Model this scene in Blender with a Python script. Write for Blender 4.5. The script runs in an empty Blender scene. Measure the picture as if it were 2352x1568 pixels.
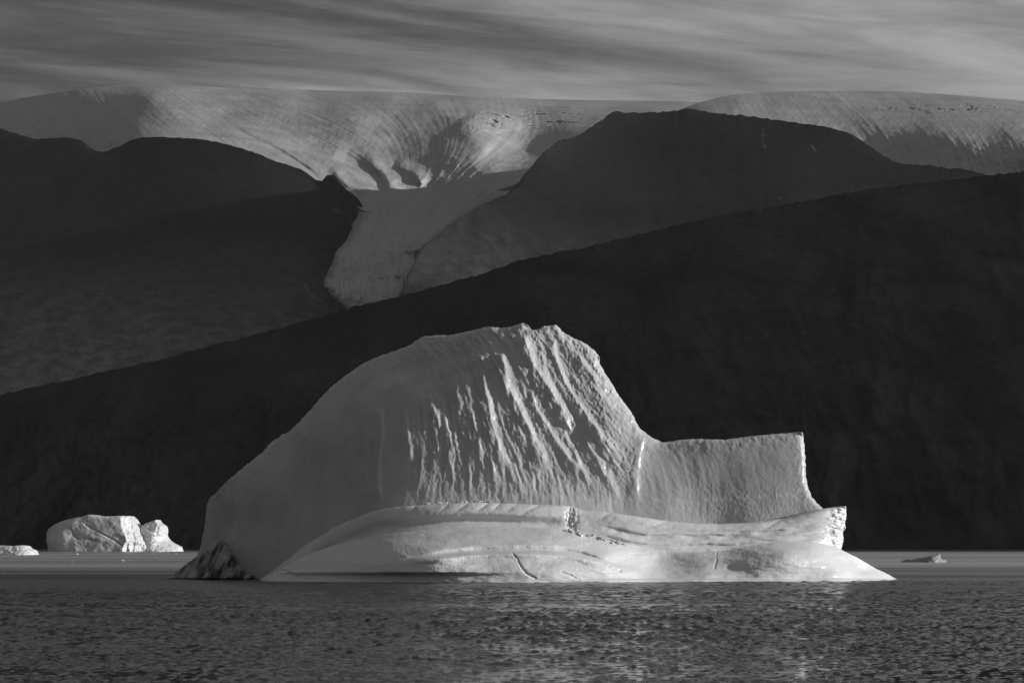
import bpy, math
import numpy as np
from mathutils import Vector

# ------------------------------------------------------------------ camera, sky, sun, exposure
scene = bpy.context.scene
COL = scene.collection
EYE = 7.6            # metres above the sea
FP = 6669.0          # focal length in trace units (frame 2352 x 1568 units)
UC, VH = 1176.0, 1251.0   # optical centre column, horizon row

cam_d = bpy.data.cameras.new('camera')
cam = bpy.data.objects.new('camera', cam_d); COL.objects.link(cam)
cam.location = (0, 0, EYE); cam.rotation_euler = (math.radians(90), 0, 0)
cam_d.sensor_width = 36.0; cam_d.lens = FP / 2352.0 * 36.0
cam_d.shift_y = (VH - 784.0) / 2352.0
cam_d.clip_start = 1.0; cam_d.clip_end = 120000.0
scene.camera = cam

SUN_EL, SUN_FRONT = math.radians(12.0), math.radians(4.5)   # low sun on the right, slightly on the camera's side
sun_dir = Vector((math.cos(SUN_EL) * math.cos(SUN_FRONT), -math.cos(SUN_EL) * math.sin(SUN_FRONT), math.sin(SUN_EL)))
sun_d = bpy.data.lights.new('sun', 'SUN'); sun_d.energy = 5.0; sun_d.angle = math.radians(0.5); sun_d.color = (1, 1, 1)
sun = bpy.data.objects.new('sun', sun_d); COL.objects.link(sun)
sun.location = (3000, -500, 900)
sun.rotation_euler = sun_dir.to_track_quat('Z', 'Y').to_euler()

world = bpy.data.worlds.new('World'); scene.world = world; world.use_nodes = True


def nodes_of(tree):
    tree.nodes.clear()
    def N(t, **kw):
        n = tree.nodes.new(t)
        for k, v in kw.items():
            if k.startswith('i_'):
                key = k[2:]
                n.inputs[int(key) if key.isdigit() else key.replace('_', ' ')].default_value = v
            else:
                setattr(n, k, v)
        return n
    def L(a, b): tree.links.new(a, b)
    def M(op, a, b=None, c=None, clamp=False):
        n = tree.nodes.new('ShaderNodeMath'); n.operation = op; n.use_clamp = clamp
        for i, s in enumerate((a, b, c)):
            if s is None: continue
            if isinstance(s, (int, float)): n.inputs[i].default_value = s
            else: L(s, n.inputs[i])
        return n.outputs[0]
    def RMP(x, a, b, c=0.0, d=1.0, smooth=True):
        n = tree.nodes.new('ShaderNodeMapRange'); n.interpolation_type = 'SMOOTHSTEP' if smooth else 'LINEAR'
        L(x, n.inputs[0])
        for i, s in enumerate((a, b, c, d)): n.inputs[i + 1].default_value = s
        return n.outputs[0]
    return N, L, M, RMP


def build_world():
    N, L, M, RMP = nodes_of(world.node_tree)
    sky = N('ShaderNodeTexSky', sky_type='NISHITA', sun_disc=False, sun_elevation=SUN_EL,
            sun_rotation=math.radians(90) + SUN_FRONT, altitude=0.0, air_density=1.0, dust_density=1.0, ozone_density=1.0)
    sep = N('ShaderNodeSeparateColor'); L(sky.outputs[0], sep.inputs[0])
    # black-and-white film behind a red filter
    clear = M('ADD', M('MULTIPLY', sep.outputs[0], 0.65), M('MULTIPLY', sep.outputs[1], 0.35))
    clear = M('MULTIPLY', clear, 0.22)
    tc = N('ShaderNodeTexCoord')
    xyz = N('ShaderNodeSeparateXYZ'); L(tc.outputs['Generated'], xyz.inputs[0])
    den = M('ADD', M('MAXIMUM', xyz.outputs[2], 0.0), 0.07)
    px = M('DIVIDE', xyz.outputs[0], den); py = M('DIVIDE', xyz.outputs[1], den)
    # cirrus drawn out along the wind, on a flat layer high above
    def layer(sx, sy, tilt, ox, oy, detail, rough, dist):
        cx = N('ShaderNodeCombineXYZ')
        L(M('ADD', M('MULTIPLY', M('ADD', px, M('MULTIPLY', py, tilt)), sx), ox), cx.inputs[0])
        L(M('ADD', M('MULTIPLY', M('SUBTRACT', py, M('MULTIPLY', px, tilt)), sy), oy), cx.inputs[1])
        n = N('ShaderNodeTexNoise', i_Scale=1.0, i_Detail=detail, i_Roughness=rough, i_Distortion=dist)
        L(cx.outputs[0], n.inputs['Vector'])
        return n.outputs[0]
    big = layer(0.8, 2.4, 0.60, 3.1, 1.7, 3.0, 0.5, 0.5)
    streak = layer(2.3, 6.0, 0.42, 9.3, 4.1, 6.0, 0.55, 1.2)
    fine = layer(7.0, 19.0, 0.36, 1.3, 7.7, 6.0, 0.65, 1.4)
    cov = M('ADD', M('MULTIPLY', big, 0.93), M('MULTIPLY', streak, 0.38))
    cov = M('ADD', cov, M('MULTIPLY', fine, 0.17))
    cov = M('ADD', cov, M('MULTIPLY', M('MULTIPLY', xyz.outputs[0], 1.6), M('MAXIMUM', M('SUBTRACT', 1.0, M('MULTIPLY', M('MAXIMUM', xyz.outputs[2], 0.0), 2.2)), 0.0)))    # the veil thickens towards the sun
    cov = M('ADD', cov, M('MULTIPLY', M('MAXIMUM', M('SUBTRACT', xyz.outputs[2], 0.165), 0.0), 0.25))    # and overhead
    c = RMP(cov, 0.42, 1.26, 0.0, 1.0)
    # a thin veil looks denser low down, where one looks along it
    c = M('MULTIPLY', c, M('MINIMUM', 1.0, M('DIVIDE', 0.36, M('ADD', M('MAXIMUM', xyz.outputs[2], 0.0), 0.06))))
    mix = N('ShaderNodeMix', data_type='FLOAT'); L(c, mix.inputs[0]); L(clear, mix.inputs[2]); mix.inputs[3].default_value = 4.6
    bg = N('ShaderNodeBackground', i_Strength=0.1); L(mix.outputs[0], bg.inputs[0])
    out = N('ShaderNodeOutputWorld'); L(bg.outputs[0], out.inputs[0])


build_world()
vs = scene.view_settings
scene.display_settings.display_device = 'sRGB'
vs.view_transform = 'Standard'; vs.look = 'None'; vs.exposure = 0.0; vs.gamma = 1.0; vs.use_curve_mapping = False
scene.render.engine = 'CYCLES'
cy = scene.cycles
cy.use_denoising = True
cy.max_bounces = 6; cy.diffuse_bounces = 3; cy.glossy_bounces = 3; cy.volume_bounces = 0
cy.caustics_reflective = False; cy.caustics_refractive = False
cy.sample_clamp_indirect = 4.0

# ------------------------------------------------------------------ numeric helpers
rng = np.random.default_rng(7)
_perm = rng.permutation(512).astype(np.int64)
_perm = np.concatenate([_perm, _perm])
_grad = np.stack([np.cos(np.arange(64) * 2 * np.pi / 64), np.sin(np.arange(64) * 2 * np.pi / 64)], -1)


def perlin(x, y, seed=0):
    x = np.asarray(x, float) + seed * 17.31; y = np.asarray(y, float) + seed * 9.77
    xi = np.floor(x).astype(np.int64); yi = np.floor(y).astype(np.int64)
    xf = x - xi; yf = y - yi
    u = xf * xf * xf * (xf * (xf * 6 - 15) + 10); v = yf * yf * yf * (yf * (yf * 6 - 15) + 10)
    def g(ix, iy, dx, dy):
        h = _perm[(_perm[ix & 511] + iy) & 511] & 63
        q = _grad[h]
        return q[..., 0] * dx + q[..., 1] * dy
    a = g(xi, yi, xf, yf); b = g(xi + 1, yi, xf - 1, yf)
    c = g(xi, yi + 1, xf, yf - 1); d = g(xi + 1, yi + 1, xf - 1, yf - 1)
    return (a + u * (b - a)) * (1 - v) + (c + u * (d - c)) * v * 1.0


def fbm(x, y, octv=4, seed=0, gain=0.5, ridged=False):
    s = 0.0; amp = 1.0; f = 1.0
    for i in range(octv):
        n = perlin(x * f, y * f, seed + i * 3)
        if ridged: n = 0.5 - np.abs(n) * 2.0
        s = s + amp * n; amp *= gain; f *= 2.03
    return s


def smooth(a, b, x):
    t = np.clip((x - a) / (b - a), 0, 1)
    return t * t * (3 - 2 * t)


def curve(pts):
    """smooth monotone-ish interpolation through (a, b) points"""
    p = np.array(sorted(pts), float); xs, ys = p[:, 0], p[:, 1]
    d = np.gradient(ys, xs)
    sl = np.diff(ys) / np.diff(xs)
    for i in range(len(xs)):           # limit overshoot
        lo = sl[max(i - 1, 0)]; hi = sl[min(i, len(sl) - 1)]
        if lo * hi <= 0: d[i] = 0
        else: d[i] = np.sign(lo) * min(abs(d[i]), 2 * abs(lo), 2 * abs(hi))
    def f(x):
        x = np.clip(np.asarray(x, float), xs[0], xs[-1])
        i = np.clip(np.searchsorted(xs, x) - 1, 0, len(xs) - 2)
        h = xs[i + 1] - xs[i]; t = (x - xs[i]) / h
        return ((2 * t**3 - 3 * t**2 + 1) * ys[i] + (t**3 - 2 * t**2 + t) * h * d[i]
                + (-2 * t**3 + 3 * t**2) * ys[i + 1] + (t**3 - t**2) * h * d[i + 1])
    return f


class Rbf:
    """thin-plate surface through scattered (u, v, value) points"""
    def __init__(self, pts, sv=1.0, reg=0.0):
        p = np.array(pts, float); self.s = 1 / 200.0; self.sv = sv
        self.c = np.stack([p[:, 0] * self.s, p[:, 1] * self.s * sv], -1); n = len(p)
        K = self.k(np.linalg.norm(self.c[:, None] - self.c[None], axis=-1)) + reg * np.eye(n)
        P = np.concatenate([np.ones((n, 1)), self.c], 1)
        A = np.block([[K, P], [P.T, np.zeros((3, 3))]])
        w = np.linalg.solve(A, np.concatenate([p[:, 2], np.zeros(3)]))
        self.w, self.a = w[:n], w[n:]
    def k(self, r):
        r = np.maximum(r, 1e-9); return r * r * np.log(r)
    def __call__(self, u, v):
        u = np.asarray(u, float) * self.s; v = np.asarray(v, float) * self.s * self.sv
        out = self.a[0] + self.a[1] * u + self.a[2] * v
        for (cx, cyy), w in zip(self.c, self.w):
            out = out + w * self.k(np.hypot(u - cx, v - cyy))
        return out


def bilin(img, x, y):
    h, w = img.shape
    x = np.clip(x, 0, w - 1.001); y = np.clip(y, 0, h - 1.001)
    i = x.astype(int); j = y.astype(int); a = x - i; b = y - j
    return (img[j, i] * (1 - a) + img[j, i + 1] * a) * (1 - b) + (img[j + 1, i] * (1 - a) + img[j + 1, i + 1] * a) * b


def lic(shape, cosf, sinf, steps, seed, grain=1):
    """noise drawn out along a direction field"""
    h, w = shape
    r = np.random.default_rng(seed)
    n = r.standard_normal((h // grain + 2, w // grain + 2))
    yy, xx = np.mgrid[0:h, 0:w].astype(float)
    acc = np.zeros(shape); tot = 0
    for sgn in (1, -1):
        x, y = xx.copy(), yy.copy()
        for k in range(steps):
            wgt = 0.5 + 0.5 * math.cos(math.pi * k / steps)
            acc += wgt * bilin(n, x / grain, y / grain); tot += wgt
            ix = np.clip(x, 0, w - 1).astype(int); iy = np.clip(y, 0, h - 1).astype(int)
            x += sgn * cosf[iy, ix]; y += sgn * sinf[iy, ix]
    acc -= acc.mean()
    return acc / acc.std()


def seg_dist(u, v, pts, closed=False):
    """distance to a polyline, signed side, position along it (0..1), nearest point"""
    P = np.array(pts, float)
    if closed: P = np.concatenate([P, P[:1]])
    best = np.full(u.shape, 1e18); side = np.zeros(u.shape); along = np.zeros(u.shape)
    nx = np.zeros(u.shape); ny = np.zeros(u.shape); n = len(P) - 1
    for i in range(n):
        ax, ay = P[i]; bx, by = P[i + 1]; dx, dy = bx - ax, by - ay; l2 = dx * dx + dy * dy + 1e-12
        t = np.clip(((u - ax) * dx + (v - ay) * dy) / l2, 0, 1)
        qx = ax + t * dx; qy = ay + t * dy
        d = (u - qx) ** 2 + (v - qy) ** 2
        m = d < best
        best = np.where(m, d, best); nx = np.where(m, qx, nx); ny = np.where(m, qy, ny)
        side = np.where(m, np.sign(dx * (v - ay) - dy * (u - ax)), side); along = np.where(m, (i + t) / n, along)
    return np.sqrt(best), side, along, nx, ny


def in_poly(u, v, pts):
    P = np.array(pts, float); Q = np.roll(P, -1, 0); c = np.zeros(u.shape, bool)
    for (ax, ay), (bx, by) in zip(P, Q):
        if ay == by: continue
        m = ((ay > v) != (by > v)) & (u < (bx - ax) * (v - ay) / (by - ay) + ax)
        c ^= m
    return c


def mesh_object(name, verts, faces, mat, parent=None, smooth_shade=True, attrs=None):
    me = bpy.data.meshes.new(name)
    verts = np.asarray(verts, np.float32)
    if isinstance(faces, np.ndarray):
        nf, k = faces.shape
        me.vertices.add(len(verts)); me.vertices.foreach_set('co', verts.ravel())
        me.loops.add(nf * k); me.loops.foreach_set('vertex_index', faces.astype(np.int32).ravel())
        me.polygons.add(nf); me.polygons.foreach_set('loop_start', np.arange(0, nf * k, k, dtype=np.int32))
        me.update(calc_edges=True)
    else:
        me.from_pydata(verts.tolist(), [], faces)
    if smooth_shade: me.polygons.foreach_set('use_smooth', np.ones(len(me.polygons), bool))
    for an, av in (attrs or {}).items():
        a = me.attributes.new(an, 'FLOAT', 'POINT'); a.data.foreach_set('value', np.asarray(av, np.float32))
    me.validate(); me.update()
    me.materials.append(mat)
    o = bpy.data.objects.new(name, me); COL.objects.link(o)
    if parent is not None: o.parent = parent
    return o


def grid_faces(nr, nc, flip=False):
    i = np.arange(nr * nc).reshape(nr, nc)
    f = np.stack([i[:-1, :-1], i[:-1, 1:], i[1:, 1:], i[1:, :-1]], -1).reshape(-1, 4)
    return f[:, ::-1] if flip else f


def tag(o, label=None, cat=None, group=None, kind=None):
    for k, v in (('label', label), ('category', cat), ('group', group), ('kind', kind)):
        if v: o[k] = v
    return o


def empty(name, loc):
    o = bpy.data.objects.new(name, None); COL.objects.link(o); o.location = loc
    o.empty_display_size = 5
    return o


def relief(name, outline, d0, depth, back, cell, mat, parent=None, rough=0.0, rough_scale=14.0, attrs_fn=None, seed=1, origin=(0, 0, 0)):
    """solid with a modelled front: outline in trace units on the plane at distance d0, depth(u, v, edge distance) in metres"""
    P = np.array(outline, float); Q = np.roll(P, -1, 0); pts = []
    for a, b in zip(P, Q):
        n = max(1, int(np.linalg.norm(b - a) / (cell * 1.5)))
        for k in range(n): pts.append(a + (b - a) * k / n)
    pts = np.array(pts)
    if rough:
        pts = pts + rough * np.stack([fbm(pts[:, 0] / rough_scale, pts[:, 1] / rough_scale, 3, seed),
                                      fbm(pts[:, 0] / rough_scale, pts[:, 1] / rough_scale, 3, seed + 20)], -1)
    def sheet(c_):
        u = np.arange(pts[:, 0].min() - c_, pts[:, 0].max() + 2 * c_, c_)
        v = np.arange(pts[:, 1].min() - c_, pts[:, 1].max() + 2 * c_, c_)
        U, V = np.meshgrid(u, v)
        ins = in_poly(U, V, pts)
        c = ins[:-1, :-1] | ins[:-1, 1:] | ins[1:, 1:] | ins[1:, :-1]
        used = np.zeros_like(ins)
        used[:-1, :-1] |= c; used[:-1, 1:] |= c; used[1:, 1:] |= c; used[1:, :-1] |= c
        uu, vv = U[used], V[used]; inn = ins[used]
        dist, _, _, nx, ny = seg_dist(uu, vv, pts[::max(1, len(pts) // 160)], True)
        rim = ~inn
        _, _, _, ax, ay = seg_dist(uu[rim], vv[rim], pts, True)
        nx[rim], ny[rim] = ax, ay
        uu = np.where(inn, uu, nx); vv = np.where(inn, vv, ny); dist = np.where(inn, dist, 0)
        idx = np.full(ins.shape, -1); idx[used] = np.arange(used.sum())
        F = np.stack([idx[:-1, :-1], idx[1:, :-1], idx[1:, 1:], idx[:-1, 1:]], -1)[c]
        return uu, vv, dist, F

    uu, vv, dist, F = sheet(cell)
    n = len(uu)
    Yf = d0 + depth(uu, vv, dist)
    front = np.stack([(uu - UC) * Yf / FP, Yf, EYE + (VH - vv) * Yf / FP], -1)
    ed = np.concatenate([F[:, [0, 1]], F[:, [1, 2]], F[:, [2, 3]], F[:, [3, 0]]])
    e = np.sort(ed, 1); key = e[:, 0] * n + e[:, 1]
    _, inv, cnt = np.unique(key, return_inverse=True, return_counts=True)
    b = ed[cnt[inv] == 1]
    rimv = np.unique(b); loc = np.full(n, -1); loc[rimv] = np.arange(len(rimv)) + n
    rb = front[rimv].copy(); rb[:, 1] = np.maximum(d0 + back(uu[rimv], vv[rimv], dist[rimv]), Yf[rimv] + 0.02)
    side = np.stack([b[:, 1], b[:, 0], loc[b[:, 0]], loc[b[:, 1]]], -1)
    bu, bv, bd, BF = sheet(cell * 5)
    o_ = n + len(rimv)
    bf = d0 + depth(bu, bv, bd)
    rear = np.stack([(bu - UC) * bf / FP, np.maximum(d0 + back(bu, bv, bd), bf + 0.02), EYE + (VH - bv) * bf / FP], -1)
    verts = np.concatenate([front, rb, rear]) - np.array(origin)
    faces = np.concatenate([F, side, BF[:, ::-1] + o_])
    attrs = None
    if attrs_fn:
        attrs = {k: np.concatenate([x, np.zeros(len(verts) - n)]) for k, x in attrs_fn(uu, vv, dist).items()}
    return mesh_object(name, verts, faces, mat, parent, True, attrs)


# ------------------------------------------------------------------ materials (all grey: the place as black-and-white film sees it)
def material(name):
    m = bpy.data.materials.new(name); m.use_nodes = True
    return m, nodes_of(m.node_tree)


def grey(N, L, M, val):
    c = N('ShaderNodeCombineColor')
    for i in range(3): L(val, c.inputs[i])
    return c.outputs[0]


def ice_material(name, lo, hi, rough, scale, bump_d, dirt_shade=False, detail_scale=3.0, sss=0.0):
    m, (N, L, M, RMP) = material(name)
    tc = N('ShaderNodeTexCoord')
    n1 = N('ShaderNodeTexNoise', i_Scale=scale, i_Detail=6.0, i_Roughness=0.6); L(tc.outputs['Object'], n1.inputs['Vector'])
    val = RMP(n1.outputs[0], 0.3, 0.7, lo, hi)
    if dirt_shade:
        at = N('ShaderNodeAttribute', attribute_name='dirt_shade')
        val = M('MULTIPLY', val, M('SUBTRACT', 1.0, at.outputs['Fac']))
    n2 = N('ShaderNodeTexNoise', i_Scale=scale * detail_scale * 4, i_Detail=5.0, i_Roughness=0.62); L(tc.outputs['Object'], n2.inputs['Vector'])
    bmp = N('ShaderNodeBump', i_Strength=0.7, i_Distance=bump_d); L(n2.outputs[0], bmp.inputs['Height'])
    p = N('ShaderNodeBsdfPrincipled'); L(grey(N, L, M, val), p.inputs['Base Color']); L(bmp.outputs[0], p.inputs['Normal'])
    p.inputs['IOR'].default_value = 1.31
    if sss:
        p.inputs['Subsurface Weight'].default_value = 0.6; p.inputs['Subsurface Scale'].default_value = sss
        p.inputs['Subsurface Radius'].default_value = (1, 1, 1)
    rn = RMP(n1.outputs[0], 0.35, 0.65, rough - 0.08, rough + 0.12); L(rn, p.inputs['Roughness'])
    o = N('ShaderNodeOutputMaterial'); L(p.outputs[0], o.inputs[0])
    return m


def rock_material(name, lo, hi, scale, snow=True, bump_d=6.0, haze_lift=0.0):
    m, (N, L, M, RMP) = material(name)
    tc = N('ShaderNodeTexCoord')
    mp = N('ShaderNodeMapping'); L(tc.outputs['Object'], mp.inputs[0]); mp.inputs['Scale'].default_value = (1, 0.55, 1.6)
    n1 = N('ShaderNodeTexNoise', i_Scale=scale, i_Detail=8.0, i_Roughness=0.62, i_Distortion=0.6); L(mp.outputs[0], n1.inputs['Vector'])
    n2 = N('ShaderNodeTexNoise', i_Scale=scale * 11, i_Detail=6.0, i_Roughness=0.65); L(mp.outputs[0], n2.inputs['Vector'])
    n3 = N('ShaderNodeTexNoise', i_Scale=scale * 48, i_Detail=5.0, i_Roughness=0.7); L(mp.outputs[0], n3.inputs['Vector'])
    mixv = M('ADD', M('MULTIPLY', n1.outputs[0], 0.45), M('ADD', M('MULTIPLY', n2.outputs[0], 0.25), M('MULTIPLY', n3.outputs[0], 0.30)))
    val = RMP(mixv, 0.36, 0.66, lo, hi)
    if haze_lift:      # low-lying haze painted into the rock colour of the lower slopes, speckled
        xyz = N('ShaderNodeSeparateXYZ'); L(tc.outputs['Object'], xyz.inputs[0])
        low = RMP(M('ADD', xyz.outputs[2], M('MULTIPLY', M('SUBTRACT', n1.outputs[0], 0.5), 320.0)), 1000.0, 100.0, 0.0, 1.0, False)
        val = M('ADD', val, M('MULTIPLY', M('MULTIPLY', low, haze_lift), RMP(n2.outputs[0], 0.3, 0.7, 0.6, 1.4)))
    if snow:
        at = N('ShaderNodeAttribute', attribute_name='snow')
        s = RMP(M('ADD', at.outputs['Fac'], M('MULTIPLY', M('SUBTRACT', n2.outputs[0], 0.5), 1.2)), 0.35, 0.75)
        val = M('ADD', M('MULTIPLY', val, M('SUBTRACT', 1.0, s)), M('MULTIPLY', s, 0.15))
    bmp = N('ShaderNodeBump', i_Strength=0.8, i_Distance=bump_d); L(n2.outputs[0], bmp.inputs['Height'])
    p = N('ShaderNodeBsdfPrincipled', i_Roughness=0.95); L(grey(N, L, M, val), p.inputs['Base Color']); L(bmp.outputs[0], p.inputs['Normal'])
    p.inputs['Specular IOR Level'].default_value = 0.0
    o = N('ShaderNodeOutputMaterial'); L(p.outputs[0], o.inputs[0])
    return m


def sea_material():
    m, (N, L, M, RMP) = material('sea_water')
    tc = N('ShaderNodeTexCoord')
    mp = N('ShaderNodeMapping'); L(tc.outputs['Object'], mp.inputs[0]); mp.inputs['Scale'].default_value = (0.8, 1.0, 1.0)
    n1 = N('ShaderNodeTexNoise', i_Scale=0.30, i_Detail=5.0, i_Roughness=0.52, i_Distortion=0.3); L(mp.outputs[0], n1.inputs['Vector'])
    mp2 = N('ShaderNodeMapping'); L(tc.outputs['Object'], mp2.inputs[0]); mp2.inputs['Scale'].default_value = (0.0022, 0.012, 1.0)
    gust = N('ShaderNodeTexNoise', i_Scale=1.0, i_Detail=3.0, i_Roughness=0.55); L(mp2.outputs[0], gust.inputs['Vector'])
    bmp = N('ShaderNodeBump', i_Strength=1.0); L(n1.outputs[0], bmp.inputs['Height'])
    L(RMP(gust.outputs[0], 0.3, 0.7, 0.02, 0.06), bmp.inputs['Distance'])
    p = N('ShaderNodeBsdfPrincipled', i_Roughness=0.12); p.inputs['IOR'].default_value = 1.34; p.inputs['Specular IOR Level'].default_value = 0.6
    # water milky with glacial flour: thin near by, a dense plume out in the fjord
    yz = N('ShaderNodeSeparateXYZ'); L(tc.outputs['Object'], yz.inputs[0])
    yy = M('ADD', yz.outputs[1], M('MULTIPLY', M('SUBTRACT', gust.outputs[0], 0.5), 900.0))
    plume = M('MULTIPLY', RMP(yy, 560.0, 1250.0), RMP(yy, 3600.0, 2900.0))
    mp3 = N('ShaderNodeMapping'); L(tc.outputs['Object'], mp3.inputs[0]); mp3.inputs['Scale'].default_value = (0.0016, 0.0065, 1.0)
    str3 = N('ShaderNodeTexNoise', i_Scale=1.0, i_Detail=4.0, i_Roughness=0.6); L(mp3.outputs[0], str3.inputs['Vector'])
    plume = M('MULTIPLY', plume, RMP(str3.outputs[0], 0.3, 0.65, 0.45, 1.1))
    L(grey(N, L, M, M('ADD', 0.02, M('MULTIPLY', plume, 0.42))), p.inputs['Base Color'])
    xyz = N('ShaderNodeSeparateXYZ'); L(tc.outputs['Object'], xyz.inputs[0])
    wind = RMP(M('ADD', xyz.outputs[1], M('MULTIPLY', M('SUBTRACT', gust.outputs[0], 0.5), 300.0)), 240.0, 640.0)   # a breeze ruffles the open fjord
    L(M('ADD', RMP(gust.outputs[0], 0.3, 0.7, 0.04, 0.10), M('MULTIPLY', wind, 0.20)), p.inputs['Roughness'])
    L(bmp.outputs[0], p.inputs['Normal'])
    o = N('ShaderNodeOutputMaterial'); L(p.outputs[0], o.inputs[0])
    return m


ICE = ice_material('glacier_ice', 0.45, 0.51, 0.28, 0.16, 0.018, sss=0.6)
ICE_SHELF = ice_material('smoothed_ice', 0.62, 0.69, 0.30, 0.12, 0.022, detail_scale=5.0, sss=0.6)
ICE_FAR = ice_material('distant_ice', 0.52, 0.64, 0.45, 0.05, 0.5, dirt_shade=True)
ICE_DARK = ice_material('dirty_clear_ice', 0.24, 0.40, 0.22, 0.2, 0.2, dirt_shade=True)
SNOW = ice_material('ice_cap_snow', 0.27, 0.36, 0.6, 0.004, 5.0, dirt_shade=True, detail_scale=4.0)
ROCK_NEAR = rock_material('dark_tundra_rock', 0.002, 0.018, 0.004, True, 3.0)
ROCK_SPUR = rock_material('spur_rock', 0.006, 0.020, 0.0022, True, 6.0, haze_lift=0.06)
ROCK_FAR = rock_material('far_mountain_rock', 0.006, 0.020, 0.0022, True, 6.0, haze_lift=0.26)
SEA = sea_material()

# ------------------------------------------------------------------ the setting: sea
def build_sea():
    y = [60.0]
    while y[-1] < 1500: y.append(y[-1] + (1.2 if y[-1] < 140 else 0.20 + max(0, y[-1] - 220) * 0.0010 + max(0, y[-1] - 620) * 0.02))
    y = np.array([-3000, -500, 0.0, 40] + y + [1800, 2300, 3000, 3600, 4200, 4800, 6000, 9000, 14000, 24000])
    k = np.linspace(-0.212, 0.212, 320)
    ext = np.array([0.26, 0.4, 0.7, 1.2, 2.5])
    k = np.concatenate([-ext[::-1], k, ext])
    Yk = np.clip(y, 160.0, None)
    X = np.clip(Yk[:, None] * k[None, :], -16000, 16000)
    far = np.array([-6000.0, 6000.0])
    X[:, 0] = -17000; X[:, -1] = 17000
    Y = np.repeat(y[:, None], X.shape[1], 1)
    r = np.random.default_rng(3)
    Z = np.zeros_like(X)
    gust = 0.9 + 0.7 * fbm(X / 110.0, Y / 60.0, 3, 5)
    grp = fbm(X / 0.6, Y / 2.2, 3, 9, 0.8) + 0.5 * fbm(X / 4.0, Y / 14.0, 3, 29, 0.6)                   # ripples come in short groups with slick water between
    gust = np.clip(gust, 0.35, 1.5) * (0.03 + 1.9 * smooth(-0.06, 0.46, grp))
    spacing = np.gradient(y)[:, None]
    for i in range(126):
        lam = 0.45 * (1.5 / 0.45) ** r.random() if i < 90 else 1.6 * 3.0 ** r.random()
        th = r.normal(0, 0.6) + math.pi / 2 + 0.12
        kk = 2 * np.pi / lam; slope = 0.034 if i < 90 else 0.020
        a = slope / kk
        fade = smooth(0.9, 1.8, lam / (2.0 * spacing))
        ph = kk * (math.cos(th) * X + math.sin(th) * Y) + r.random() * 6.28
        Z += a * fade * (np.sin(ph) + 0.22 * np.cos(2 * ph))
    Z *= gust * smooth(1500, 900, Y) * smooth(50, 90, Y) * smooth(0.26, 0.225, np.abs(X / np.clip(Y, 60, None)))
    o = mesh_object('sea', np.stack([X, Y, Z], -1).reshape(-1, 3), grid_faces(*X.shape), SEA)
    tag(o, 'dark rippled sea water around the icebergs', kind='structure')


build_sea()

# ------------------------------------------------------------------ the setting: hills and mountains
def ridge(name, label, sky, Yr, Yb, mat, u0, u1, du, rows, power=1.0, zb=-8.0, amp=20.0, scale=500.0, gully=0.0,
          jag=0.0, jag_scale=18.0, drop=0.55, seed=1, patches=(), body=45.0, crest=60):
    us = np.arange(u0, u1 + du, du)
    vsky = curve(sky)(us); crag = jag * fbm(us / jag_scale, us * 0 + seed, 4, seed, 0.6)
    yr = curve(Yr)(us); yb = curve(Yb)(us)
    k = np.exp(-0.5 * (np.arange(-60, 61) * du / body) ** 2); k /= k.sum()
    soft = np.convolve(np.pad(vsky, 60, 'edge'), k, 'valid')
    crag = (soft - vsky - crag) / FP * yr              # small crest forms stay near the crest
    zr = EYE + (VH - soft) / FP * yr
    t = (1 - (1 - np.linspace(0, 1, rows)) ** 1.25)[:, None]
    Y = yb + (yr - yb) * t
    Z = zb + (zr - zb) * t ** power
    X = Y * (us - UC) / FP
    w = np.clip(1 - t, 0, 1) ** 0.6 * smooth(0, 0.08, t + 0 * us)
    n = fbm(X / scale, Y / scale, 6, seed, 0.52)
    g = fbm(X / (scale * 0.22) + 0.4 * n, Y / (scale * 1.1), 5, seed + 40, 0.55, ridged=True)
    Z = Z + w * (amp * n + gully * g)
    Z = Z + crag * t ** crest; zr = zr + crag
    back = []
    for s in (60, 160, 400, 900, 1600, 2600):
        back.append(np.stack([X[-1] * (1 + s / yr), yr + s, zr - drop * s], -1))
    V = np.concatenate([np.stack([X, Y, Z], -1)] + [b[None] for b in back])
    U = np.repeat(us[None], rows, 0); VV = VH - (Z - EYE) / Y * FP
    snow = np.zeros(V.shape[:2])
    for (pl, wd, amt) in patches:
        d, _, _, _, _ = seg_dist(U, VV, pl)
        snow[:rows] = np.maximum(snow[:rows], amt * smooth(wd * 1.6, wd * 0.3, d))
    o = mesh_object(name, V.reshape(-1, 3), grid_faces(V.shape[0], V.shape[1]), mat, attrs={'snow': snow.ravel()})
    tag(o, label, kind='structure')
    return o


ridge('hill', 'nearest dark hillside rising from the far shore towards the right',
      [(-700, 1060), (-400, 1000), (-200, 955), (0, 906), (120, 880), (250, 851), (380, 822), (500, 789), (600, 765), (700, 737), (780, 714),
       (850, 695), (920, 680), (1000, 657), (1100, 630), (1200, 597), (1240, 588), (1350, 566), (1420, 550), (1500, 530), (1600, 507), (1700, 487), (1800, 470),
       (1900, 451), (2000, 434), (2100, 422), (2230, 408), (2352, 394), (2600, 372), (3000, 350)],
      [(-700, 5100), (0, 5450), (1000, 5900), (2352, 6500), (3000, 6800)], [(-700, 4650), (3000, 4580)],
      ROCK_NEAR, -700, 3000, 5.0, 150, power=1.12, amp=22, scale=620, gully=8.0, jag=4.2, jag_scale=22, drop=0.35, seed=3)

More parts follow.
